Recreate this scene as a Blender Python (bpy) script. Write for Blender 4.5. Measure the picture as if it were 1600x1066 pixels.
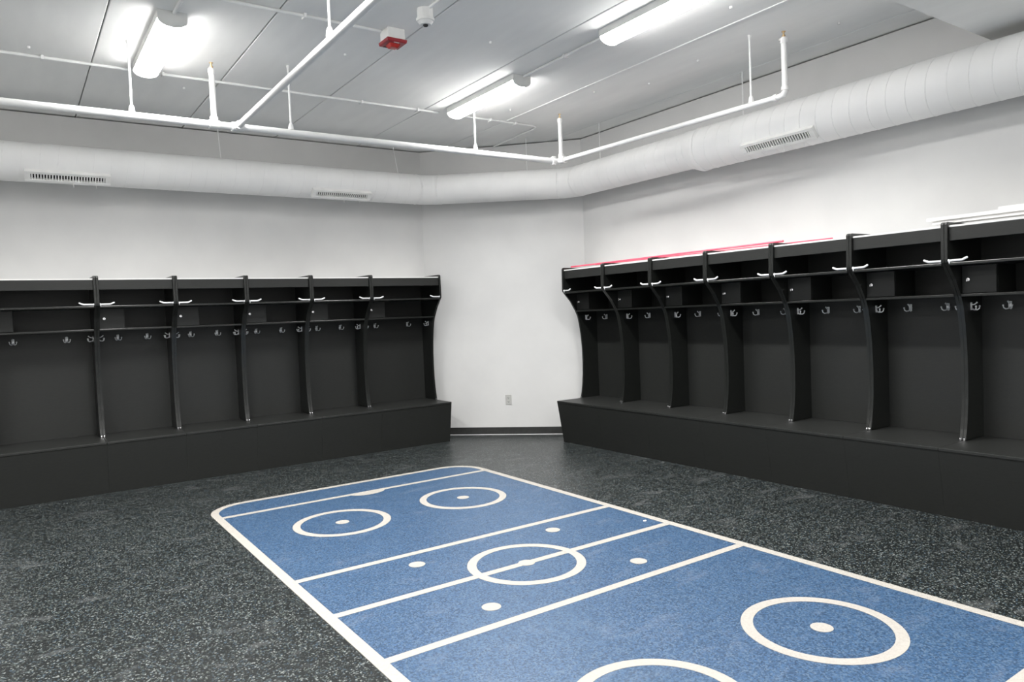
import bpy, bmesh, math
from mathutils import Vector, Matrix

for o in list(bpy.data.objects):
    bpy.data.objects.remove(o, do_unlink=True)
scene = bpy.context.scene
COL = scene.collection
PI = math.pi

# ------------------------------------------------------------------ camera
F_PX, YAW, PITCH, ROLL, EYE = 1137.4, 0.6012, -0.0376, -0.0404, 1.4
fw = Vector((math.sin(YAW) * math.cos(PITCH), math.cos(YAW) * math.cos(PITCH), math.sin(PITCH)))
r0 = Vector((math.cos(YAW), -math.sin(YAW), 0))
u0 = r0.cross(fw)
rr = math.cos(ROLL) * r0 + math.sin(ROLL) * u0
uu = -math.sin(ROLL) * r0 + math.cos(ROLL) * u0
cam_data = bpy.data.cameras.new('camera')
cam_data.sensor_fit = 'HORIZONTAL'
cam_data.sensor_width = 36.0
cam_data.lens = F_PX * 36.0 / 1600.0
cam_data.clip_start = 0.05
cam = bpy.data.objects.new('camera', cam_data)
COL.objects.link(cam)
M3 = Matrix((rr, uu, -fw)).transposed()
cam.matrix_world = Matrix.Translation((0, 0, EYE)) @ M3.to_4x4()
scene.camera = cam

# ------------------------------------------------------------------ world, exposure
world = bpy.data.worlds.new('world')
scene.world = world
world.use_nodes = True
world.node_tree.nodes['Background'].inputs[0].default_value = (0.5, 0.5, 0.5, 1)
world.node_tree.nodes['Background'].inputs[1].default_value = 0.02
vs = scene.view_settings
vs.view_transform = 'Standard'
vs.look = 'None'
vs.gamma = 1.0
vs.use_curve_mapping = False
vs.exposure = 0.06
LENS_STRENGTH = 39.0      # glow of the diffuser itself
LAMP_WATTS = 60.0         # light thrown downwards by each lamp

# ------------------------------------------------------------------ room numbers
XW, YW = 5.36, 7.63            # right wall, left (far) wall
CH = 11.66                     # corner wall: x + y = CH
XMIN, YMIN = -3.2, -3.2
ZC = 3.33                      # underside of the ceiling planks
WTOP = 3.318                   # top of the walls

# ------------------------------------------------------------------ materials
MATS = {}
def principled(name, color, rough=0.6, metal=0.0, spec=0.5):
    m = bpy.data.materials.new(name)
    m.use_nodes = True
    b = m.node_tree.nodes['Principled BSDF']
    b.inputs['Base Color'].default_value = (*color, 1)
    b.inputs['Roughness'].default_value = rough
    b.inputs['Metallic'].default_value = metal
    b.inputs['Specular IOR Level'].default_value = spec
    MATS[name] = m
    return m
def N(m, kind, **kw):
    n = m.node_tree.nodes.new(kind)
    for k, v in kw.items():
        setattr(n, k, v)
    return n
def L(m, a, b):
    m.node_tree.links.new(a, b)
def mottled(name, c1, c2, scale, rough=0.6, detail=4, spec=0.5, bump=0.0, stretch=None, metal=0.0):
    m = principled(name, c1, rough, metal, spec)
    b = m.node_tree.nodes['Principled BSDF']
    tc = N(m, 'ShaderNodeTexCoord')
    mp = N(m, 'ShaderNodeMapping')
    if stretch:
        mp.inputs['Scale'].default_value = stretch
    L(m, tc.outputs['Object'], mp.inputs[0])
    nz = N(m, 'ShaderNodeTexNoise')
    nz.inputs['Scale'].default_value = scale
    nz.inputs['Detail'].default_value = detail
    L(m, mp.outputs[0], nz.inputs['Vector'])
    cr = N(m, 'ShaderNodeValToRGB')
    cr.color_ramp.elements[0].position = 0.35
    cr.color_ramp.elements[1].position = 0.65
    cr.color_ramp.elements[0].color = (*c1, 1)
    cr.color_ramp.elements[1].color = (*c2, 1)
    L(m, nz.outputs['Fac'], cr.inputs[0])
    L(m, cr.outputs[0], b.inputs['Base Color'])
    if bump:
        bp = N(m, 'ShaderNodeBump')
        bp.inputs['Strength'].default_value = bump
        bp.inputs['Distance'].default_value = 0.002
        L(m, nz.outputs['Fac'], bp.inputs['Height'])
        L(m, bp.outputs[0], b.inputs['Normal'])
    return m
def flecked(name, base, flecks, scale, amount, rough, dust=0.0, dust_col=(0.3, 0.31, 0.31), vary=(0.7, 1.35)):
    """rubber granulate: coloured chips in a darker ground, with dusty scuffs"""
    m = principled(name, base, rough, 0, 0.4)
    b = m.node_tree.nodes['Principled BSDF']
    tc = N(m, 'ShaderNodeTexCoord')
    # wobble the cells so chips are irregular
    nz0 = N(m, 'ShaderNodeTexNoise')
    nz0.inputs['Scale'].default_value = scale * 0.9
    L(m, tc.outputs['Object'], nz0.inputs['Vector'])
    wob = N(m, 'ShaderNodeVectorMath', operation='MULTIPLY_ADD')
    L(m, nz0.outputs['Color'], wob.inputs[0])
    wob.inputs[1].default_value = (0.008, 0.008, 0)
    L(m, tc.outputs['Object'], wob.inputs[2])
    vo = N(m, 'ShaderNodeTexVoronoi')
    vo.inputs['Scale'].default_value = scale
    L(m, wob.outputs[0], vo.inputs['Vector'])
    sep = N(m, 'ShaderNodeSeparateColor')
    L(m, vo.outputs['Color'], sep.inputs[0])
    gt = N(m, 'ShaderNodeMath', operation='GREATER_THAN')
    L(m, sep.outputs[0], gt.inputs[0])
    gt.inputs[1].default_value = 1 - amount
    cr = N(m, 'ShaderNodeValToRGB')
    cr.color_ramp.interpolation = 'CONSTANT'
    els = cr.color_ramp.elements
    els[0].position = 0.0
    els[0].color = (*flecks[0], 1)
    els[1].position = 1 / len(flecks)
    els[1].color = (*flecks[1 % len(flecks)], 1)
    for i in range(2, len(flecks)):
        e = els.new(i / len(flecks))
        e.color = (*flecks[i], 1)
    L(m, sep.outputs[1], cr.inputs[0])
    mx = N(m, 'ShaderNodeMix', data_type='RGBA')
    L(m, gt.outputs[0], mx.inputs[0])
    # ground tone varies a little
    nz1 = N(m, 'ShaderNodeTexNoise')
    nz1.inputs['Scale'].default_value = 60
    nz1.inputs['Detail'].default_value = 6
    L(m, tc.outputs['Object'], nz1.inputs['Vector'])
    g = N(m, 'ShaderNodeValToRGB')
    g.color_ramp.elements[0].position = 0.3
    g.color_ramp.elements[1].position = 0.7
    g.color_ramp.elements[0].color = (*[c * vary[0] for c in base], 1)
    g.color_ramp.elements[1].color = (*[c * vary[1] for c in base], 1)
    L(m, nz1.outputs['Fac'], g.inputs[0])
    L(m, g.outputs[0], mx.inputs[6])
    L(m, cr.outputs[0], mx.inputs[7])
    out = mx.outputs[2]
    if dust > 0:
        nz2 = N(m, 'ShaderNodeTexNoise')
        nz2.inputs['Scale'].default_value = 3.2
        nz2.inputs['Detail'].default_value = 8
        nz2.inputs['Roughness'].default_value = 0.65
        nz2.inputs['Distortion'].default_value = 0.6
        mp = N(m, 'ShaderNodeMapping')
        mp.inputs['Scale'].default_value = (1.0, 2.2, 1)
        mp.inputs['Rotation'].default_value = (0, 0, 0.5)
        L(m, tc.outputs['Object'], mp.inputs[0])
        L(m, mp.outputs[0], nz2.inputs['Vector'])
        mr = N(m, 'ShaderNodeMapRange')
        mr.inputs['From Min'].default_value = 0.56
        mr.inputs['From Max'].default_value = 0.78
        mr.inputs['To Max'].default_value = dust
        L(m, nz2.outputs['Fac'], mr.inputs[0])
        mx2 = N(m, 'ShaderNodeMix', data_type='RGBA')
        L(m, mr.outputs[0], mx2.inputs[0])
        L(m, out, mx2.inputs[6])
        mx2.inputs[7].default_value = (*dust_col, 1)
        out = mx2.outputs[2]
    L(m, out, b.inputs['Base Color'])
    bp = N(m, 'ShaderNodeBump')
    bp.inputs['Strength'].default_value = 0.45
    bp.inputs['Distance'].default_value = 0.001
    L(m, nz1.outputs['Fac'], bp.inputs['Height'])
    L(m, bp.outputs[0], b.inputs['Normal'])
    return m

mottled('wall_paint', (0.60, 0.60, 0.594), (0.63, 0.63, 0.622), 2.5, 0.75, bump=0.05)
mottled('ceiling_paint', (0.885, 0.885, 0.868), (0.92, 0.92, 0.90), 3.0, 0.8, bump=0.15, detail=8, stretch=(3, 0.6, 1))
flecked('rubber_floor', (0.0072, 0.0088, 0.0088),
        [(0.050, 0.063, 0.064), (0.155, 0.168, 0.162), (0.034, 0.051, 0.066), (0.072, 0.083, 0.074)], 165, 0.22, 0.36, dust=0.6, dust_col=(0.12, 0.125, 0.125))
flecked('rubber_blue', (0.027, 0.062, 0.122),
        [(0.013, 0.032, 0.068), (0.043, 0.082, 0.142), (0.019, 0.046, 0.09), (0.060, 0.098, 0.15)], 150, 0.6, 0.44, dust=0.35, dust_col=(0.15, 0.18, 0.23))
flecked('rubber_white', (0.285, 0.270, 0.242), [(0.295, 0.280, 0.252), (0.270, 0.256, 0.229)], 170, 0.3, 0.65, vary=(0.95, 1.05))
mottled('black_laminate', (0.0115, 0.0125, 0.0115), (0.0155, 0.0165, 0.015), 30, 0.5, stretch=(1, 1, 8), spec=0.4, bump=0.05)
mottled('black_edge', (0.008, 0.009, 0.008), (0.011, 0.012, 0.011), 40, 0.30, spec=0.5)
mottled('charcoal_laminate', (0.0125, 0.0134, 0.0125), (0.016, 0.017, 0.0157), 30, 0.45, stretch=(1, 1, 8), spec=0.4)
mottled('black_vinyl', (0.018, 0.019, 0.018), (0.026, 0.027, 0.026), 20, 0.5)
mottled('chrome', (0.78, 0.78, 0.80), (0.86, 0.86, 0.87), 40, 0.22, metal=1.0)
mottled('zinc', (0.84, 0.85, 0.87), (0.90, 0.91, 0.92), 40, 0.32, metal=0.3)
mottled('duct_paint', (0.80, 0.80, 0.79), (0.84, 0.84, 0.83), 3, 0.6, spec=0.3)
mottled('pipe_paint', (0.80, 0.80, 0.79), (0.85, 0.85, 0.84), 12, 0.40)
mottled('fixture_white', (0.72, 0.73, 0.71), (0.78, 0.78, 0.76), 10, 0.45)
mottled('white_plastic', (0.78, 0.78, 0.76), (0.84, 0.84, 0.82), 10, 0.4)
mottled('grey_plastic', (0.42, 0.42, 0.405), (0.47, 0.47, 0.45), 20, 0.45)
mottled('dark_cavity', (0.015, 0.016, 0.017), (0.02, 0.02, 0.02), 20, 0.8)
mottled('red_plastic', (0.27, 0.008, 0.018), (0.33, 0.012, 0.022), 20, 0.3)
mottled('red_lens', (0.42, 0.022, 0.022), (0.50, 0.045, 0.035), 120, 0.15)
mottled('red_rod', (0.72, 0.07, 0.13), (0.78, 0.12, 0.18), 10, 0.4)
mottled('brass', (0.60, 0.42, 0.22), (0.68, 0.50, 0.30), 30, 0.35, metal=0.8)
mottled('white_trim', (0.75, 0.745, 0.73), (0.79, 0.785, 0.77), 12, 0.4)
mottled('caulk', (0.80, 0.80, 0.79), (0.86, 0.86, 0.85), 30, 0.5)
def emitter(name, color, strength):
    m = bpy.data.materials.new(name)
    m.use_nodes = True
    nt = m.node_tree
    nt.nodes.remove(nt.nodes['Principled BSDF'])
    e = nt.nodes.new('ShaderNodeEmission')
    e.inputs[0].default_value = (*color, 1)
    e.inputs[1].default_value = strength
    nt.links.new(e.outputs[0], nt.nodes['Material Output'].inputs[0])
    MATS[name] = m
emitter('lamp_lens', (1.0, 0.985, 0.97), LENS_STRENGTH)

# ------------------------------------------------------------------ mesh helpers
def mesh_from(bm, name, mat, smooth=False):
    bmesh.ops.recalc_face_normals(bm, faces=bm.faces)
    me = bpy.data.meshes.new(name)
    bm.to_mesh(me)
    bm.free()
    me.materials.append(MATS[mat])
    if smooth:
        for p in me.polygons:
            p.use_smooth = True
    return me
def obj(name, me, parent=None):
    o = bpy.data.objects.new(name, me)
    COL.objects.link(o)
    if parent is not None:
        o.parent = parent
    return o
def tag(o, label=None, cat=None, group=None, kind=None):
    if label: o['label'] = label
    if cat: o['category'] = cat
    if group: o['group'] = group
    if kind: o['kind'] = kind
    return o
def empty(name, loc=(0, 0, 0), rz=0.0):
    o = bpy.data.objects.new(name, None)
    o.empty_display_size = 0.1
    COL.objects.link(o)
    o.location = loc
    o.rotation_euler = (0, 0, rz)
    return o
def bm_box(bm, x0, x1, y0, y1, z0, z1, bevel=0.0):
    vs_ = [bm.verts.new((x, y, z)) for x in (x0, x1) for y in (y0, y1) for z in (z0, z1)]
    idx = [(0, 1, 3, 2), (4, 6, 7, 5), (0, 4, 5, 1), (2, 3, 7, 6), (0, 2, 6, 4), (1, 5, 7, 3)]
    fs = [bm.faces.new([vs_[i] for i in f]) for f in idx]
    if bevel:
        es = list({e for f in fs for e in f.edges})
        bmesh.ops.bevel(bm, geom=es, offset=bevel, segments=2, affect='EDGES', profile=0.5)
def box_mesh(name, mat, x0, x1, y0, y1, z0, z1, bevel=0.0):
    bm = bmesh.new()
    bm_box(bm, x0, x1, y0, y1, z0, z1, bevel)
    return mesh_from(bm, name, mat)
def bm_prism(bm, pts, ax, a0, a1, bevel=0.0):
    """pts: 2D outline; ax = axis of extrusion (0,1,2)"""
    def mk(p, a):
        v = list(p)
        v.insert(ax, a)
        return v
    A = [bm.verts.new(mk(p, a0)) for p in pts]
    B = [bm.verts.new(mk(p, a1)) for p in pts]
    fa = bm.faces.new(A)
    fb = bm.faces.new(B[::-1])
    n = len(pts)
    for i in range(n):
        bm.faces.new([A[i], B[i], B[(i + 1) % n], A[(i + 1) % n]])
    if bevel:
        es = list(fa.edges) + list(fb.edges)
        bmesh.ops.bevel(bm, geom=es, offset=bevel, segments=2, affect='EDGES', profile=0.5)
def bm_sweep(bm, path, rad, seg=12, cap=True, closed=False):
    """tube along a polyline with mitred joints; rad = number or list"""
    P = [Vector(p) for p in path]
    n = len(P)
    R = rad if isinstance(rad, (list, tuple)) else [rad] * n
    rings = []
    t0 = (P[1] - P[0]).normalized()
    ref = Vector((0, 0, 1)) if abs(t0.z) < 0.9 else Vector((1, 0, 0))
    a = t0.cross(ref).normalized()
    b = a.cross(t0).normalized()
    prev = t0
    for i in range(n):
        d0 = (P[i] - P[i - 1]).normalized() if i > 0 else (P[1] - P[0]).normalized()
        d1 = (P[i + 1] - P[i]).normalized() if i < n - 1 else d0
        if i > 0:
            q = prev.rotation_difference(d0)
            a = q @ a
            b = q @ b
            prev = d0
        nrm = (d0 + d1)
        nrm = nrm.normalized() if nrm.length > 1e-6 else d0
        ring = []
        for k in range(seg):
            th = 2 * PI * k / seg
            off = a * math.cos(th) * R[i] + b * math.sin(th) * R[i]
            # slide along d0 onto the mitre plane
            den = d0.dot(nrm)
            s = -off.dot(nrm) / den if abs(den) > 1e-4 else 0
            ring.append(bm.verts.new(P[i] + off + d0 * s))
        rings.append(ring)
    for i in range(n - 1):
        for k in range(seg):
            bm.faces.new([rings[i][k], rings[i][(k + 1) % seg], rings[i + 1][(k + 1) % seg], rings[i + 1][k]])
    if cap:
        bm.faces.new(rings[0])
        bm.faces.new(rings[-1][::-1])
def tube_mesh(name, mat, path, rad, seg=12):
    bm = bmesh.new()
    bm_sweep(bm, path, rad, seg)
    me = mesh_from(bm, name, mat, True)
    me.set_sharp_from_angle(angle=0.6)
    return me
def bm_sphere(bm, c, r, seg=8):
    bmesh.ops.create_uvsphere(bm, u_segments=seg, v_segments=max(4, seg // 2), radius=r, matrix=Matrix.Translation(c))

# ------------------------------------------------------------------ the setting
def structure(name, me, parent=None):
    o = obj(name, me, parent)
    if parent is None:
        o['kind'] = 'structure'
    return o
floor = structure('floor', box_mesh('floor', 'rubber_floor', XMIN - 0.2, XW + 0.2, YMIN - 0.2, YW + 0.2, -0.1, 0.0))
T = 0.12
c0 = CH - YW        # x where the corner wall meets the left wall
c1 = CH - XW        # y where it meets the right wall
k = T * math.sqrt(2) - T
bm = bmesh.new(); bm_prism(bm, [(XMIN - T, YW), (c0, YW), (c0 + T * 0.414, YW + T), (XMIN - T, YW + T)], 2, 0, WTOP)
structure('wall_left', mesh_from(bm, 'wall_left', 'wall_paint'))
bm = bmesh.new(); bm_prism(bm, [(c0, YW), (XW, c1), (XW + T, c1 + T * 0.414), (c0 + T * 0.414, YW + T)], 2, 0, WTOP)
wall_corner = structure('wall_corner', mesh_from(bm, 'wall_corner', 'wall_paint'))
bm = bmesh.new(); bm_prism(bm, [(XW, c1), (XW, YMIN - T), (XW + T, YMIN - T), (XW + T, c1 + T * 0.414)], 2, 0, WTOP)
structure('wall_right', mesh_from(bm, 'wall_right', 'wall_paint'))
structure('wall_back', box_mesh('wall_back', 'wall_paint', XMIN - T, XW, YMIN - T, YMIN, 0, WTOP))
structure('wall_side', box_mesh('wall_side', 'wall_paint', XMIN - T, XMIN, YMIN, YW, 0, WTOP))
# baseboard along the corner wall, with its pale bead at the floor
s2 = math.sqrt(0.5)
def corner_pt(t, d, z):
    """t = metres along corner wall from its left end, d = metres out of the wall into the room"""
    return Vector((c0 + t * s2 - d * s2, YW - t * s2 - d * s2, z))
LEN = (XW - c0) / s2
bm = bmesh.new()
pts = [corner_pt(0.0, 0.001, 0), corner_pt(LEN, 0.001, 0), corner_pt(LEN - 0.01, 0.012, 0), corner_pt(0.01, 0.012, 0)]
bm_prism(bm, [(p.x, p.y) for p in pts], 2, 0.006, 0.088, 0.002)
bb = structure('baseboard_corner', mesh_from(bm, 'baseboard_corner', 'black_vinyl'))
bm = bmesh.new()
bm_sweep(bm, [corner_pt(0.02, 0.012, 0.003), corner_pt(LEN - 0.02, 0.012, 0.003)], 0.004, 6)
obj('caulk_bead', mesh_from(bm, 'caulk_bead', 'caulk'), bb)

structure('baseboard_left', box_mesh('baseboard_left', 'black_vinyl', XMIN + 0.001, -0.215, YW - 0.012, YW - 0.001, 0.001, 0.088, 0.002))
structure('baseboard_right', box_mesh('baseboard_right', 'black_vinyl', XW - 0.012, XW - 0.001, YMIN + 0.001, 1.60, 0.001, 0.088, 0.002))

# ceiling: a slab carrying precast planks with open joints
ceiling = structure('ceiling', box_mesh('ceiling', 'ceiling_paint', XMIN - T, XW + T, YMIN - T, YW + T, ZC + 0.06, ZC + 0.16))
joints = [XMIN - T, -3.02, -2.12, -1.22, -0.32, 0.58, 1.47, 2.365, 3.275, 4.19, 5.11, XW + T]
for i in range(len(joints) - 1):
    g = 0.004
    x0, x1 = joints[i] + g, joints[i + 1] - g
    bm = bmesh.new()
    bm_prism(bm, [(x0, ZC + 0.06), (x0, ZC + 0.004), (x0 + 0.004, ZC), (x1 - 0.004, ZC), (x1, ZC + 0.004), (x1, ZC + 0.06)], 1, YMIN - T, YW + T)
    obj('ceiling_plank', mesh_from(bm, 'ceiling_plank', 'ceiling_paint'), ceiling)
for (x, ya, yb) in ((4.19, 2.6, 6.05),):
    obj('caulk_bead', tube_mesh('caulk_bead', 'caulk', [(x, ya, ZC), (x, yb, ZC)], 0.007, 8), ceiling)
anchor = bmesh.new()
bmesh.ops.create_cone(anchor, cap_ends=True, segments=8, radius1=0.008, radius2=0.010, depth=0.016)
anchor_me = mesh_from(anchor, 'anchor_plug', 'white_plastic')
for (x, y) in ((2.10, 5.05), (1.95, 5.6), (2.9, 4.35), (4.35, 4.9), (4.62, 4.5), (4.55, 3.9), (0.2, 5.9), (1.25, 6.35), (4.75, 3.3), (4.85, 2.9), (4.0, 5.7), (0.35, 4.9), (3.95, 3.1)):
    a = obj('anchor_plug', anchor_me, ceiling)
    a.location = (x, y, ZC - 0.007)
# dropped soffit beam crossing at the near right
SOF_Y, SOF_Z = 2.13, 3.034
structure('ceiling_soffit', box_mesh('ceiling_soffit', 'ceiling_paint', 0.2, XW - 0.002, 1.2, SOF_Y, SOF_Z, ZC - 0.001))

# wall outlet on the corner wall
out_t = (4.696 - c0) / s2
outlet = empty('wall_outlet', corner_pt(out_t, 0.001, 0.408), -PI / 4)
tag(outlet, 'pale grey duplex wall outlet low on the white corner wall', 'outlet')
# local: x along wall, -y out of the wall, z up
obj('cover_plate', box_mesh('cover_plate', 'grey_plastic', -0.036, 0.036, -0.006, 0.0, -0.058, 0.058, 0.002), outlet)
for zc in (0.022, -0.022):
    s_ = obj('socket', box_mesh('socket', 'grey_plastic', -0.017, 0.017, -0.0085, -0.005, zc - 0.015, zc + 0.015, 0.002), outlet)
    bm = bmesh.new()
    for dx in (-0.006, 0.006):
        bm_box(bm, dx - 0.0015, dx + 0.0015, -0.0092, -0.0082, zc - 0.003, zc + 0.008)
    bm_box(bm, -0.0025, 0.0025, -0.0092, -0.0082, zc - 0.011, zc - 0.006)
    obj('slots', mesh_from(bm, 'slots', 'dark_cavity'), s_)
bm = bmesh.new()
bmesh.ops.create_cone(bm, cap_ends=True, segments=8, radius1=0.003, radius2=0.003, depth=0.002, matrix=Matrix.Translation((0, -0.007, 0)) @ Matrix.Rotation(PI / 2, 4, 'X'))
obj('screw', mesh_from(bm, 'screw', 'chrome'), outlet)

# ------------------------------------------------------------------ hockey rink inlay in the floor
RX, RY = 2.305, 3.305          # centre spot
HW, HL, RC = 1.172, 2.625, 0.30
LW = 0.056
rink = empty('rink_inlay', (RX, RY, 0))
tag(rink, 'blue miniature hockey rink with cream lines inlaid in the dark rubber floor', 'rink inlay')
def rrect(hw, hl, r, n=10):
    pts = []
    for (cx, cy, a0) in ((hw - r, hl - r, 0), (-hw + r, hl - r, PI / 2), (-hw + r, -hl + r, PI), (hw - r, -hl + r, 1.5 * PI)):
        for i in range(n + 1):
            a = a0 + PI / 2 * i / n
            pts.append((cx + r * math.cos(a), cy + r * math.sin(a)))
    return pts
bm = bmesh.new()
bm_prism(bm, rrect(HW - LW * 0.5, HL - LW * 0.5, RC - LW * 0.5), 2, 0.0002, 0.0015)
obj('blue_field', mesh_from(bm, 'blue_field', 'rubber_blue'), rink)
def ring_prism(bm, outer, inner, z0, z1):
    n = len(outer)
    V = [[bm.verts.new((p[0], p[1], z)) for p in pl] for pl in (outer, inner) for z in (z0, z1)]
    o0, o1, i0, i1 = V
    for i in range(n):
        j = (i + 1) % n
        bm.faces.new([o1[i], o1[j], i1[j], i1[i]])
        bm.faces.new([o0[i], i0[i], i0[j], o0[j]])
        bm.faces.new([o0[i], o0[j], o1[j], o1[i]])
        bm.faces.new([i0[i], i1[i], i1[j], i0[j]])
bm = bmesh.new()
ring_prism(bm, rrect(HW, HL, RC), rrect(HW - LW, HL - LW, RC - LW), 0.0002, 0.0030)
obj('border_line', mesh_from(bm, 'border_line', 'rubber_white'), rink)
GY, BY = 2.225, 0.576
for (nm, y, w) in (('goal_line', GY, 0.05), ('goal_line', -GY + 0.04, 0.05), ('zone_line', BY, 0.05), ('zone_line', -BY, 0.05), ('centre_line', 0, 0.05)):
    hw_ = HW - LW + 0.004
    obj(nm, box_mesh(nm, 'rubber_white', -hw_, hw_, y - w / 2, y + w / 2, 0.0008, 0.0026), rink)
def circ(r, n=56, cx=0, cy=0):
    return [(cx + r * math.cos(2 * PI * i / n), cy + r * math.sin(2 * PI * i / n)) for i in range(n)]
bm = bmesh.new(); ring_prism(bm, circ(0.333), circ(0.281), 0.0008, 0.0028)
ring_me = mesh_from(bm, 'faceoff_circle', 'rubber_white')
bm = bmesh.new(); bm_prism(bm, circ(0.047, 28), 2, 0.0008, 0.0032)
dot_me = mesh_from(bm, 'faceoff_dot', 'rubber_white')
DX, FY, DY = 0.486, 1.515, 0.388
for (x, y) in ((0, 0), (-DX, FY), (DX, FY), (-DX, -FY + 0.02), (DX, -FY + 0.02)):
    o = obj('faceoff_circle', ring_me, rink); o.location = (x, y, 0)
    o = obj('faceoff_dot', dot_me, rink); o.location = (x, y, 0)
for (x, y) in ((-DX, DY), (DX, DY), (-DX, -DY), (DX, -DY)):
    o = obj('faceoff_dot', dot_me, rink); o.location = (x, y, 0)
for sgn in (1, -1):
    bm = bmesh.new()
    gy = GY if sgn > 0 else -GY + 0.04
    pts = [(0.15 * math.cos(a), gy - sgn * 0.10 * math.sin(a)) for a in [PI * i / 20 for i in range(21)]]
    bm_prism(bm, pts if sgn < 0 else pts[::-1], 2, 0.0008, 0.0029)
    obj('goal_crease', mesh_from(bm, 'goal_crease', 'rubber_white'), rink)
bm = bmesh.new()
bm_prism(bm, [(0.013 * math.cos(a), 0.008 * math.sin(a)) for a in [2 * PI * i / 10 for i in range(10)]], 2, 0, 0.005, 0.001)
chip = obj('plastic_chip', mesh_from(bm, 'plastic_chip', 'white_plastic'))
chip.location = (3.36, 3.44, 0.0016)
tag(chip, 'tiny white chip lying on the blue rink near its right edge', 'chip')

# ------------------------------------------------------------------ locker stalls
TP = 0.021
PROFILE = [(.460, 1.867), (.4715, 1.862), (.477, 1.851), (.482, 1.63), (.479, 1.612), (.378, 1.504), (.306, 1.398), (.283, 1.34), (.262, 1.25), (.243, 1.12), (.233, 0.98), (.231, 0.84), (.235, 0.72), (.246, 0.60), (.260, 0.52), (.278, 0.452)]
SEAT_Z, SEAT_D, BASE_D = 0.450, 0.605, 0.530
_cache = {}
def cached(key, fn):
    if key not in _cache:
        _cache[key] = fn()
    return _cache[key]
def m_side():
    bm = bmesh.new()
    pts = [(-0.004, 1.867)] + [(-d, z) for d, z in PROFILE] + [(-0.004, SEAT_Z + 0.002)]
    bm_prism(bm, pts, 0, 0.0005, TP - 0.0005, 0.003)
    return mesh_from(bm, 'side_panel', 'black_edge')
def m_bench_side():
    bm = bmesh.new()
    bm_prism(bm, [(-0.004, 0.0), (-BASE_D + 0.018, 0.0), (-SEAT_D + 0.022, SEAT_Z - 0.022), (-0.004, SEAT_Z - 0.022)], 0, 0.001, 0.019)
    return mesh_from(bm, 'bench_side', 'black_laminate')
def m_front(w):
    bm = bmesh.new()
    bm_prism(bm, [(-BASE_D, 0.0), (-SEAT_D + 0.004, SEAT_Z - 0.021), (-SEAT_D + 0.021, SEAT_Z - 0.021), (-BASE_D + 0.017, 0.0)], 0, 0.0003, w - 0.0003, 0.0006)
    return mesh_from(bm, 'bench_front', 'black_laminate')
def m_hook():
    """double-prong coat hook, plate on the plane y = 0, prongs towards -y"""
    bm = bmesh.new()
    bm_box(bm, -0.011, 0.011, -0.005, 0.0, -0.016, 0.034, 0.0015)
    for s in (-1, 1):
        path = [(0.002 * s, -0.003, -0.006), (0.007 * s, -0.016, -0.014), (0.015 * s, -0.030, -0.016), (0.023 * s, -0.039, -0.008), (0.026 * s, -0.041, 0.006)]
        bm_sweep(bm, path, [0.0045, 0.0042, 0.004, 0.004, 0.004], 8)
        bm_sphere(bm, (0.026 * s, -0.041, 0.008), 0.0065, 8)
    bm_sweep(bm, [(0, -0.003, 0.018), (0, -0.020, 0.020), (0, -0.034, 0.030)], 0.004, 8)
    bm_sphere(bm, (0, -0.035, 0.032), 0.006, 8)
    return mesh_from(bm, 'coat_hook', 'zinc', True)
def m_rod():
    """short chrome arm sticking out sideways (+x) from a panel, tip turned up"""
    bm = bmesh.new()
    bm_sweep(bm, [(0.0, 0, 0), (0.074, 0, 0.0), (0.084, -0.001, 0.002), (0.108, -0.004, 0.013)], [0.0078, 0.0078, 0.0078, 0.0074], 10)
    bm_sphere(bm, (0.108, -0.004, 0.013), 0.0078, 8)
    bmesh.ops.create_cone(bm, cap_ends=True, segments=12, radius1=0.012, radius2=0.009, depth=0.006, matrix=Matrix.Translation((0.003, 0, 0)) @ Matrix.Rotation(PI / 2, 4, 'Y'))
    bm_sweep(bm, [(0.006, -0.004, 0.0), (0.006, -0.005, -0.02)], 0.0035, 6)
    return mesh_from(bm, 'hanging_arm', 'zinc', True)
def m_lock():
    bm = bmesh.new()
    bmesh.ops.create_cone(bm, cap_ends=True, segments=14, radius1=0.011, radius2=0.011, depth=0.008, matrix=Matrix.Translation((0, -0.004, 0)) @ Matrix.Rotation(PI / 2, 4, 'X'))
    bm_box(bm, -0.004, 0.004, -0.026, -0.006, -0.013, 0.006, 0.002)
    return mesh_from(bm, 'lock', 'chrome')
def m_cap():
    bm = bmesh.new()
    bm_box(bm, -0.007, 0.007, -0.010, 0.004, 0.0, 0.016, 0.003)
    return mesh_from(bm, 'edge_cap', 'chrome')
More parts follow.
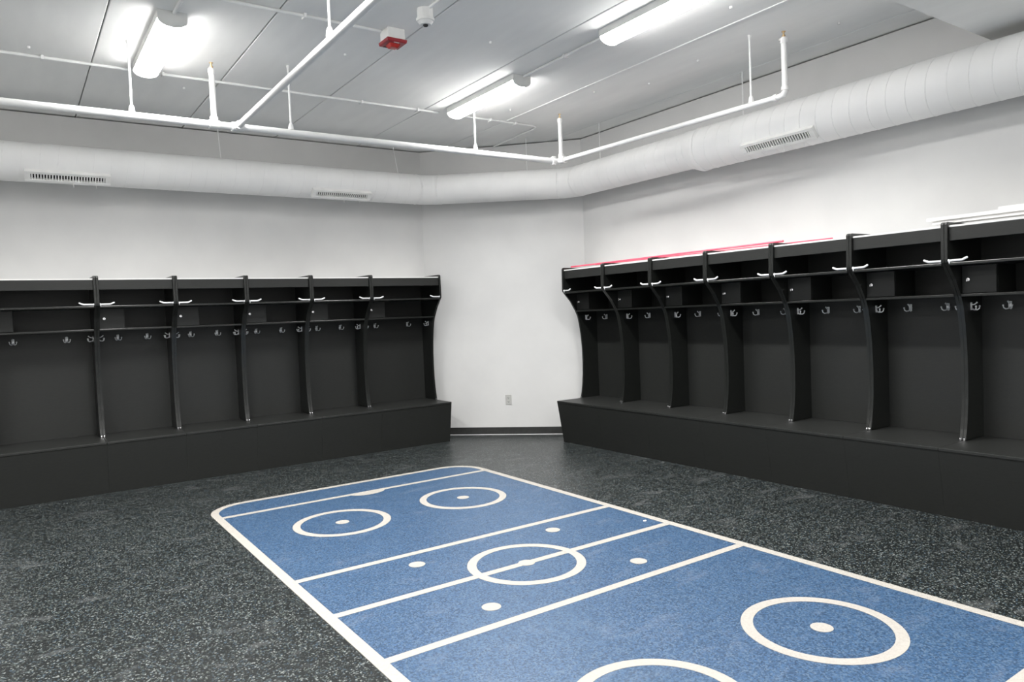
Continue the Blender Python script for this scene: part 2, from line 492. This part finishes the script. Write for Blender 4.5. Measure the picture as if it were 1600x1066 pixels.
def stall(origin, rz, w, label, group):
    """local frame: x to the right as one faces it, +y into the wall, origin on floor at the wall"""
    t = empty('locker_stall', origin, rz)
    tag(t, label, 'locker', group)
    W = round(w, 4)
    def put(name, key, fn, loc=(0, 0, 0), rot=None, parent=None):
        o = obj(name, cached(key, fn), parent or t)
        o.location = loc
        if rot: o.rotation_euler = rot
        return o
    put('side_panel', 'side', m_side)
    put('side_panel', 'side', m_side, (W - TP, 0, 0))
    put('bench_side', 'bside', m_bench_side)
    put('bench_side', 'bside', m_bench_side, (W - 0.02, 0, 0))
    put('bench_front', ('front', W), lambda: m_front(W))
    put('bench_seat', ('seat', W), lambda: box_mesh('bench_seat', 'charcoal_laminate', 0.0005, W - 0.0005, -SEAT_D, -0.004, SEAT_Z - 0.02, SEAT_Z, 0.0025))
    put('back_panel', ('back', W), lambda: box_mesh('back_panel', 'charcoal_laminate', TP, W - TP, -0.022, -0.005, SEAT_Z + 0.001, 1.833))
    put('top_panel', ('top', W), lambda: box_mesh('top_panel', 'white_trim', TP, W - TP, -0.459, -0.005, 1.8335, 1.8445, 0.001))
    put('header', ('header', W), lambda: box_mesh('header', 'charcoal_laminate', TP, W - TP, -0.458, -0.441, 1.748, 1.833, 0.002))
    put('shelf', ('shelf_a', W), lambda: box_mesh('shelf', 'black_edge', TP, W - TP, -0.470, -0.023, 1.592, 1.610, 0.003))
    put('shelf', ('shelf_b', W), lambda: box_mesh('shelf', 'black_edge', TP, W - TP, -0.312, -0.023, 1.392, 1.410, 0.003))
    put('lockbox_wall', 'lbw', lambda: box_mesh('lockbox_wall', 'black_laminate', 0.208, 0.224, -0.284, -0.023, 1.411, 1.591))
    d = put('lockbox_door', 'lbd', lambda: box_mesh('lockbox_door', 'charcoal_laminate', TP + 0.002, 0.223, -0.300, -0.285, 1.413, 1.589, 0.002))
    put('lock', 'lock', m_lock, (0.062, -0.300, 1.50), None, d)
    off = 0.19 if W < 0.7 else 0.215
    for x in (off, W - off):
        put('coat_hook', 'hook', m_hook, (x, -0.022, 1.318))
    put('coat_hook', 'hook', m_hook, (TP, -0.175, 1.318), (0, 0, PI / 2))
    put('coat_hook', 'hook', m_hook, (W - TP, -0.175, 1.318), (0, 0, -PI / 2))
    put('hanging_arm', 'rod', m_rod, (TP, -0.468, 1.622))
    put('hanging_arm', 'rod', m_rod, (W - TP, -0.468, 1.622), (0, 0, PI))
    for x in (TP / 2, W - TP / 2):
        put('edge_cap', 'cap', m_cap, (x, -0.274, SEAT_Z + 0.001))
    return t
LEFT_B = [-0.21, 0.616, 1.241, 1.866, 2.499, 3.142, 3.975]
LEFT_LAB = ['wide black locker stall cut by the left picture edge, on the left wall',
            'black locker stall second from the left picture edge on the left wall',
            'black locker stall third from the left picture edge on the left wall',
            'black locker stall two before the wide end stall on the left wall',
            'black locker stall next to the wide end stall on the left wall',
            'wide black end locker stall of the left wall, beside the corner wall']
for i in range(6):
    stall((LEFT_B[i], YW, 0), 0, LEFT_B[i + 1] - LEFT_B[i], LEFT_LAB[i], 'black locker stalls on the left wall')
RIGHT_B = [6.13, 5.485, 4.83, 4.18, 3.525, 2.885, 2.25, 1.605]
RIGHT_LAB = ['black end locker stall of the right wall, beside the corner wall',
             'black locker stall second from the corner wall on the right wall',
             'black locker stall third from the corner wall on the right wall',
             'black locker stall fourth from the corner wall, middle one of the right wall',
             'black locker stall on the right wall where the thin red rod ends above it',
             'black locker stall on the right wall just before the white strips on top begin',
             'black locker stall under the white strips, cut by the right picture edge']
for i in range(7):
    stall((XW, RIGHT_B[i], 0), -PI / 2, RIGHT_B[i] - RIGHT_B[i + 1], RIGHT_LAB[i], 'black locker stalls on the right wall')

# long rods and trim strips lying across the tops of the right-hand stalls
FT = 1.867
o = obj('red_rod', tube_mesh('red_rod', 'red_rod', [(4.995, 6.10, FT + 0.0085), (4.955, 3.46, FT + 0.0085)], 0.0085, 10))
tag(o, 'thicker long red rod lying across the tops of the right lockers', 'rod', 'red rods on the right lockers')
o = obj('red_rod', tube_mesh('red_rod', 'red_rod', [(5.035, 5.75, FT + 0.005), (5.150, 3.17, FT + 0.005)], 0.005, 8))
tag(o, 'thinner long red rod behind, reaching further towards the right picture edge', 'rod', 'red rods on the right lockers')
def strip(name_, label, x0, x1, y0, y1, z0, lip, skew=0.0):
    bm = bmesh.new()
    h = 0.022
    # shallow channel section: flat web with two downturned lips
    pts = [(x0, z0), (x0 + lip, z0), (x0 + lip, z0 + h - 0.005), (x1 - lip, z0 + h - 0.005), (x1 - lip, z0), (x1, z0), (x1, z0 + h), (x0, z0 + h)]
    bm_prism(bm, pts, 1, y0, y1)
    for v in bm.verts:
        v.co.x += skew * (v.co.y - y1)
    o_ = obj(name_, mesh_from(bm, name_, 'white_trim'))
    tag(o_, label, 'trim strip', 'white trim strips on the right lockers')
    return o_
strip('trim_strip', 'lower white channel strip resting on the right locker tops', 5.000, 5.085, 0.95, 2.375, FT + 0.001, 0.004)
strip('trim_strip', 'upper white channel strip stacked on another above the right lockers', 4.988, 5.095, 0.93, 2.405, FT + 0.0235, 0.004)
strip('trim_strip', 'narrow white strip on top of the stacked strips at the picture edge', 5.03, 5.075, 0.70, 2.0, FT + 0.046, 0.004)

# ------------------------------------------------------------------ ceiling lamps
def lamp(cx, cy, label):
    t = empty('ceiling_lamp', (cx, cy, ZC))
    tag(t, label, 'lamp', 'wraparound ceiling lamps')
    LX, LY = 0.085, 0.545
    def mk_house():
        return box_mesh('housing', 'fixture_white', -LX, LX, -LY, LY, -0.048, -0.0005, 0.002)
    def arc(n=12, hx=LX - 0.002, z0=-0.0485, sag=0.042):
        return [(hx * math.cos(PI * i / n), z0 - sag * math.sin(PI * i / n) ** 0.9) for i in range(n + 1)]
    def mk_lens():
        bm = bmesh.new()
        bm_prism(bm, arc(), 1, -LY + 0.012, LY - 0.012)
        me = mesh_from(bm, 'lens', 'lamp_lens', True)
        me.set_sharp_from_angle(angle=0.7)
        return me
    def mk_cap():
        bm = bmesh.new()
        bm_prism(bm, [(LX, -0.001), *arc(hx=LX, sag=0.046), (-LX, -0.001)], 1, 0, 0.012)
        return mesh_from(bm, 'end_cap', 'fixture_white')
    obj('housing', cached('lamp_house', mk_house), t)
    obj('lens', cached('lamp_lens', mk_lens), t)
    for y in (-LY - 0.0005, LY - 0.0115):
        c = obj('end_cap', cached('lamp_cap', mk_cap), t)
        c.location = (0, y, 0)
    ld = bpy.data.lights.new('lamp_light', 'AREA')
    ld.shape = 'RECTANGLE'
    ld.size, ld.size_y = 2 * LX - 0.03, 2 * LY - 0.05
    ld.energy = LAMP_WATTS
    ld.spread = math.radians(134)
    ld.color = (1.0, 0.99, 0.975)
    lo = bpy.data.objects.new('lamp_light', ld)
    COL.objects.link(lo)
    lo.parent = t
    lo.location = (0, 0, -0.094)
    return t
lamp(0.915, 5.40, 'lit wraparound ceiling lamp at the upper left of the picture')
lamp(3.52, 5.38, 'lit wraparound ceiling lamp above the corner of the room')
lamp(3.53, 3.27, 'lit wraparound ceiling lamp cut by the top picture edge')
for (x, y) in ((0.915, 3.27), (-1.69, 5.40), (-1.69, 3.27), (-1.69, 0.10), (0.915, 0.10), (3.53, 0.10), (-1.69, -2.0), (0.915, -2.0), (3.53, -2.0)):
    lamp(x, y, 'wraparound ceiling lamp of the same rows, beyond the picture frame')

# ------------------------------------------------------------------ conduits on the ceiling
def conduit(name_, label, path, rad=0.011, clips=()):
    t = empty(name_, path[0])
    tag(t, label, 'conduit', 'white electrical conduits on the ceiling')
    b0 = Vector(path[0])
    obj('tube', tube_mesh('tube', 'pipe_paint', [Vector(p) - b0 for p in path], rad, 10), t)
    for (x, y, ax) in clips:
        bm = bmesh.new()
        if ax == 'x':
            bm_box(bm, -0.009, 0.009, -0.026, 0.030, -0.006 - rad, rad, 0.002)
        else:
            bm_box(bm, -0.026, 0.030, -0.009, 0.009, -0.006 - rad, rad, 0.002)
        c = obj('clip', mesh_from(bm, 'clip', 'pipe_paint'), t)
        c.location = Vector((x, y, path[0][2])) - b0
    return t
zc_ = ZC - 0.0115
conduit('electrical_conduit', 'long white conduit crossing the ceiling from the left edge to the corner lamp', [(XMIN, 6.06, zc_), (3.43, 6.06, zc_)], 0.011, [(0.28, 6.06, 'x'), (1.05, 6.06, 'x'), (2.65, 6.06, 'x'), (3.2, 6.06, 'x')])
conduit('electrical_conduit', 'short white conduit bending from the corner lamp to the corner wall', [(3.60, 6.06, zc_), (4.50, 6.06, zc_), (4.58, 6.09, zc_), (4.61, 6.16, zc_), (4.66, CH - 4.66 - 0.005, zc_)], 0.010, [(4.0, 6.06, 'x'), (4.30, 6.06, 'x')])
conduit('electrical_conduit', 'white conduit joining the corner lamp to the lamp at the top edge', [(3.535, 4.83, zc_), (3.54, 3.82, zc_)], 0.011, [(3.54, 4.30, 'y')])
conduit('electrical_conduit', 'white conduit running across to the red fire strobe', [(-0.9, 4.52, zc_), (2.14, 4.52, zc_)], 0.011, [(0.9, 4.52, 'x'), (1.62, 4.52, 'x')])
conduit('electrical_conduit', 'white conduit running up from the near end of the upper left lamp', [(0.925, 4.85, zc_), (0.935, 3.82, zc_)], 0.012)
conduit('electrical_conduit', 'white conduit leading from the smoke detector to the top edge', [(2.245, 4.02, zc_), (2.25, 1.0 + SOF_Y, zc_)], 0.010)

# fire strobe
t = empty('fire_strobe', (2.215, 4.50, ZC))
tag(t, 'red square fire alarm strobe on a white box under the ceiling', 'fire alarm')
obj('back_box', box_mesh('back_box', 'white_plastic', -0.062, 0.062, -0.062, 0.062, -0.072, -0.0005, 0.004), t)
def frust(name_, mat, h0, h1, z0, z1, bev):
    bm = bmesh.new()
    A = [bm.verts.new((sx * h0, sy * h0, z0)) for sx, sy in ((-1, -1), (1, -1), (1, 1), (-1, 1))]
    B = [bm.verts.new((sx * h1, sy * h1, z1)) for sx, sy in ((-1, -1), (1, -1), (1, 1), (-1, 1))]
    bm.faces.new(A); bm.faces.new(B[::-1])
    for i in range(4):
        bm.faces.new([A[i], B[i], B[(i + 1) % 4], A[(i + 1) % 4]])
    bmesh.ops.bevel(bm, geom=list(bm.edges), offset=bev, segments=3, affect='EDGES', profile=0.5)
    return mesh_from(bm, name_, mat)
fp = obj('face_plate', frust('face_plate', 'red_plastic', 0.074, 0.070, -0.0725, -0.096, 0.006), t)
obj('lens', frust('lens', 'red_lens', 0.040, 0.026, -0.094, -0.118, 0.005), t)
bm = bmesh.new()
for i in range(9):
    x = -0.040 + i * 0.010
    bm_box(bm, x - 0.003, x + 0.003, 0.048, 0.060, -0.0985, -0.0955)
obj('sounder_slots', mesh_from(bm, 'sounder_slots', 'dark_cavity'), fp)
bm = bmesh.new()
bm_box(bm, -0.018, 0.018, -0.060, -0.050, -0.0975, -0.0955, 0.0005)
obj('print_mark', mesh_from(bm, 'print_mark', 'white_plastic'), fp)
# smoke detector
t = empty('smoke_detector', (2.245, 4.09, ZC))
tag(t, 'white round smoke detector on a ceiling box beyond the red strobe', 'smoke detector')
def cone(name_, mat, r1, r2, z0, z1, seg=20):
    bm = bmesh.new()
    bmesh.ops.create_cone(bm, cap_ends=True, segments=seg, radius1=r2, radius2=r1, depth=abs(z1 - z0), matrix=Matrix.Translation((0, 0, (z0 + z1) / 2)))
    return mesh_from(bm, name_, mat)
obj('back_box', cone('back_box', 'white_plastic', 0.052, 0.052, -0.0005, -0.060, 8), t)
obj('base_ring', cone('base_ring', 'white_plastic', 0.058, 0.056, -0.0605, -0.078), t)
obj('body', cone('body', 'white_plastic', 0.050, 0.034, -0.0785, -0.098), t)
obj('sensor', cone('sensor', 'dark_cavity', 0.017, 0.014, -0.0985, -0.106), t)

# ------------------------------------------------------------------ sprinkler pipework
ZP = 2.83
sp = empty('sprinkler_pipework', (0, 0, 0))
tag(sp, 'white sprinkler pipes hung below the ceiling with risers and thin hangers', 'sprinkler pipes')
PY = 5.485
A0, A1 = (4.375, PY - 0.02, ZP), (4.49, 3.10, ZP)
obj('branch_pipe', tube_mesh('branch_pipe', 'pipe_paint', [(XMIN, PY, ZP), (4.375, PY, ZP)], 0.0255, 14), sp)
obj('branch_pipe', tube_mesh('branch_pipe', 'pipe_paint', [A0, (4.485, 3.14, ZP), (4.489, 3.105, ZP + 0.006), (4.49, 3.09, ZP + 0.03), (4.49, 3.09, 3.225)], 0.0200, 14), sp)
obj('main_pipe', tube_mesh('main_pipe', 'pipe_paint', [(1.428, PY, ZP), (1.418, 3.05, ZP), (1.41, YMIN, ZP)], 0.0225, 14), sp)
for (x, y) in ((1.27, PY), (4.378, PY - 0.05)):
    obj('riser', tube_mesh('riser', 'pipe_paint', [(x, y, ZP), (x, y, 3.225)], 0.0195, 14), sp)
def head(x, y):
    t_ = obj('sprinkler_head', tube_mesh('sprinkler_head', 'brass', [(x, y, 3.2255), (x, y, 3.24), (x, y, 3.2405), (x, y, 3.262), (x, y, 3.2625), (x, y, 3.266)], [0.012, 0.012, 0.006, 0.006, 0.014, 0.014], 10), sp)
    obj('reducer', tube_mesh('reducer', 'pipe_paint', [(x, y, 3.185), (x, y, 3.218), (x, y, 3.2255)], [0.0245, 0.0245, 0.018], 12), t_)
for (x, y) in ((1.27, PY), (4.378, PY - 0.05), (4.49, 3.09)):
    head(x, y)
def fitting(p, q, r):
    obj('fitting', tube_mesh('fitting', 'pipe_paint', [p, q], r, 14), sp)
fitting((1.39, PY, ZP), (1.468, PY, ZP), 0.034)
fitting((1.4275, PY - 0.02, ZP), (1.4272, PY - 0.075, ZP), 0.032)
fitting((1.235, PY, ZP), (1.305, PY, ZP), 0.031)
fitting((1.27, PY, ZP + 0.02), (1.27, PY, ZP + 0.055), 0.027)
fitting((4.30, PY, ZP), (4.325, PY, ZP), 0.036)
fitting((4.325, PY, ZP), (4.395, PY, ZP), 0.030)
fitting((4.378, PY - 0.05, ZP + 0.015), (4.378, PY - 0.05, ZP + 0.06), 0.026)
fitting((4.380, PY - 0.105, ZP), (4.379, PY - 0.080, ZP), 0.034)
fitting((4.3755, PY - 0.005, ZP), (4.380, PY - 0.085, ZP), 0.028)
fitting((4.4875, 3.150, ZP), (4.4865, 3.175, ZP), 0.027)
fitting((4.49, 3.09, ZP + 0.035), (4.49, 3.09, ZP + 0.060), 0.026)
bm = bmesh.new()
for dz in (-0.034, 0.034):
    bm_sweep(bm, [(4.295, PY - 0.02, ZP + dz), (4.332, PY - 0.02, ZP + dz)], 0.007, 6)
obj('coupling_bolts', mesh_from(bm, 'coupling_bolts', 'pipe_paint'), sp)
def hanger(x, y, r):
    h = obj('hanger_rod', tube_mesh('hanger_rod', 'pipe_paint', [(x, y, ZP + r + 0.012), (x, y, ZC - 0.001)], 0.0075, 8), sp)
    bm = bmesh.new()
    bm_sweep(bm, [(x, y, ZP + r - 0.004), (x, y, ZP + r + 0.03), (x, y, ZP + r + 0.045)], [0.021, 0.017, 0.010], 10)
    obj('clevis', mesh_from(bm, 'clevis', 'pipe_paint'), h)
    bm = bmesh.new()
    bm_sweep(bm, [(x, y, ZC - 0.022), (x, y, ZC - 0.001)], 0.011, 8)
    obj('ceiling_anchor', mesh_from(bm, 'ceiling_anchor', 'pipe_paint'), h)
hanger(0.745, PY, 0.0255); hanger(1.82, PY, 0.0255); hanger(3.455, PY, 0.0255)
hanger(4.477, 3.36, 0.020); hanger(1.421, 3.60, 0.0225)

# ------------------------------------------------------------------ round ventilation duct
duct = empty('ventilation_duct', (0, 0, 0))
tag(duct, 'large white round spiral duct running along the walls under the ceiling', 'duct')
LY_, LZ, LR = 7.31, 2.825, 0.163
RX_, RZ, RR = 5.115, 2.782, 0.185
E1 = Vector((3.94, LY_, LZ))
E2 = Vector((RX_, 6.19, 2.798))
dch = (E2 - E1).normalized()
g = 0.10
P1a, P1b = E1 + Vector((-g, 0, 0)), E1 + dch * g
P2a, P2b = E2 - dch * g, E2 + Vector((0, -g, 0))
YCOL = 4.40
FARE = Vector((RX_, YCOL, 2.798))
SEG = 40
def pair(nm, path, rad):
    o_ = obj(nm, tube_mesh(nm, 'duct_paint', path, rad, SEG), duct)
    return o_
def open_sweep(nm, path, rad):
    bm = bmesh.new()
    bm_sweep(bm, path, rad, SEG, cap=True)
    me = mesh_from(bm, nm, 'duct_paint', True)
    me.set_sharp_from_angle(angle=0.35)
    return obj(nm, me, duct)
sec_l = open_sweep('duct_run', [Vector((XMIN + 0.002, LY_, LZ)), P1a], LR)
open_sweep('elbow', [P1a + Vector((-0.004, 0, 0)), P1a, P1b, P1b + dch * 0.004], LR + 0.0008)
sec_c = open_sweep('duct_run', [P1b, P2a], LR)
open_sweep('elbow', [P2a - dch * 0.004, P2a, P2b, P2b + Vector((0, -0.004, 0))], LR + 0.0008)
sec_f = open_sweep('duct_run', [P2b, FARE], LR)
open_sweep('reducer', [FARE + Vector((0, 0.085, 0)), FARE + Vector((0, 0.06, 0)), FARE + Vector((0, 0.055, 0)), Vector((RX_, YCOL - 0.02, RZ + 0.004)), Vector((RX_, YCOL - 0.05, RZ)), Vector((RX_, YCOL - 0.075, RZ))], [LR + 0.005, LR + 0.005, LR + 0.002, RR - 0.002, RR + 0.007, RR + 0.004])
sec_n = open_sweep('duct_run', [Vector((RX_, YCOL - 0.07, RZ)), Vector((RX_, YMIN + 0.002, RZ))], RR)
def helix(parent, p, q, rad, pitch, rt):
    p, q = Vector(p), Vector(q)
    d = (q - p); ln = d.length; d.normalize()
    a = d.cross(Vector((0, 0, 1))).normalized(); b = a.cross(d)
    n = int(ln / pitch * 28)
    bm = bmesh.new()
    path = []
    for i in range(n + 1):
        s = ln * i / n
        th = 2 * PI * s / pitch
        path.append(p + d * s + (a * math.cos(th) + b * math.sin(th)) * rad)
    bm_sweep(bm, path, rt, 5)
    return obj('spiral_seam', mesh_from(bm, 'spiral_seam', 'duct_paint', True), parent)
helix(sec_l, (-0.9, LY_, LZ), P1a, LR, 0.13, 0.0022)
helix(sec_c, P1b, P2a, LR, 0.13, 0.0018)
helix(sec_f, P2b, FARE + Vector((0, 0.09, 0)), LR, 0.13, 0.0022)
helix(sec_n, (RX_, YCOL - 0.08, RZ), (RX_, 0.9, RZ), RR, 0.13, 0.0030)
def seam_ring(c, nrm, rad):
    nrm = Vector(nrm).normalized()
    a = nrm.cross(Vector((0, 0, 1))).normalized(); b = a.cross(nrm)
    bm = bmesh.new()
    pth = [Vector(c) + (a * math.cos(2 * PI * i / 40) + b * math.sin(2 * PI * i / 40)) * rad for i in range(41)]
    bm_sweep(bm, pth, 0.004, 6)
    obj('seam_ring', mesh_from(bm, 'seam_ring', 'duct_paint', True), duct)
ex = Vector((1, 0, 0)); ey = Vector((0, -1, 0))
seam_ring(P1a - ex * 0.05, ex, LR); seam_ring(P1b + dch * 0.05, dch, LR)
seam_ring(P2a - dch * 0.05, dch, LR); seam_ring(P2b + ey * 0.05, ey, LR)
def grille(centre, along, rad, ang, length):
    """rectangular register on the duct, facing down into the room; centre is on the duct axis"""
    c = Vector(centre); al = Vector(along).normalized()
    outw = Vector((0, 0, 1)).cross(al)                   # horizontal, chosen towards the room below
    if outw.dot(Vector((0, 0, EYE)) - c) < 0:
        outw = -outw
    nrm = (outw * math.cos(ang) - Vector((0, 0, 1)) * math.sin(ang)).normalized()
    upv = nrm.cross(al)
    if upv.z < 0: upv = -upv
    M = Matrix((al, upv, nrm)).transposed().to_4x4()
    M.translation = c
    f0, f1 = rad - 0.035, rad + 0.028
    hl, hh = length / 2, 0.050
    def add(nm, bm, mat, par):
        bmesh.ops.transform(bm, matrix=M, verts=bm.verts)
        return obj(nm, mesh_from(bm, nm, mat), par)
    bm = bmesh.new()
    ix, ih = hl - 0.042, 0.026
    bm_box(bm, -hl, hl, ih, hh, f0, f1, 0.003)
    bm_box(bm, -hl, hl, -hh, -ih, f0, f1, 0.003)
    bm_box(bm, -hl, -ix, -ih, ih, f0, f1, 0.001)
    bm_box(bm, ix, hl, -ih, ih, f0, f1, 0.001)
    fr = add('grille_frame', bm, 'white_plastic', duct)
    bm = bmesh.new(); bm_box(bm, -ix, ix, -ih, ih, rad - 0.03, rad + 0.002)
    add('grille_cavity', bm, 'dark_cavity', fr)
    bm = bmesh.new()
    nb = 26
    for i in range(nb):
        x = -ix + (i + 0.5) * 2 * ix / nb
        bm_box(bm, x - 0.0048, x + 0.0048, -ih, ih, f1 - 0.014, f1 - 0.004)
    add('grille_blades', bm, 'white_plastic', fr)
    bm = bmesh.new()
    for x in (0.05 * length, 0.32 * length):
        bm_sweep(bm, [(x, -hh + 0.004, f1 - 0.01), (x + 0.006, -hh - 0.03, f1 + 0.012)], 0.0028, 6)
    add('damper_levers', bm, 'white_plastic', fr)
grille((0.468, LY_, LZ), (1, 0, 0), LR, math.radians(47), 0.625)
grille((2.882, LY_, LZ), (1, 0, 0), LR, math.radians(47), 0.630)
grille((RX_, 3.50, RZ), (0, -1, 0), RR, math.radians(42), 0.650)
def strap(x, y, z0, x2=None):
    obj('hanger_wire', tube_mesh('hanger_wire', 'pipe_paint', [(x, y, z0), (x if x2 is None else x2, y, ZC - 0.001)], 0.0045, 6), duct)
strap(1.735, LY_, LZ + LR - 0.01, 1.715); strap(3.59, LY_, LZ + LR - 0.01, 3.53); strap(-0.1, LY_, LZ + LR - 0.01)
m_ = (E1 + E2) / 2 + dch * 0.33
strap(m_.x, m_.y, m_.z + LR - 0.01)
strap(RX_, 5.71, 2.798 + LR - 0.01); strap(RX_, 3.92, RZ + RR - 0.01)
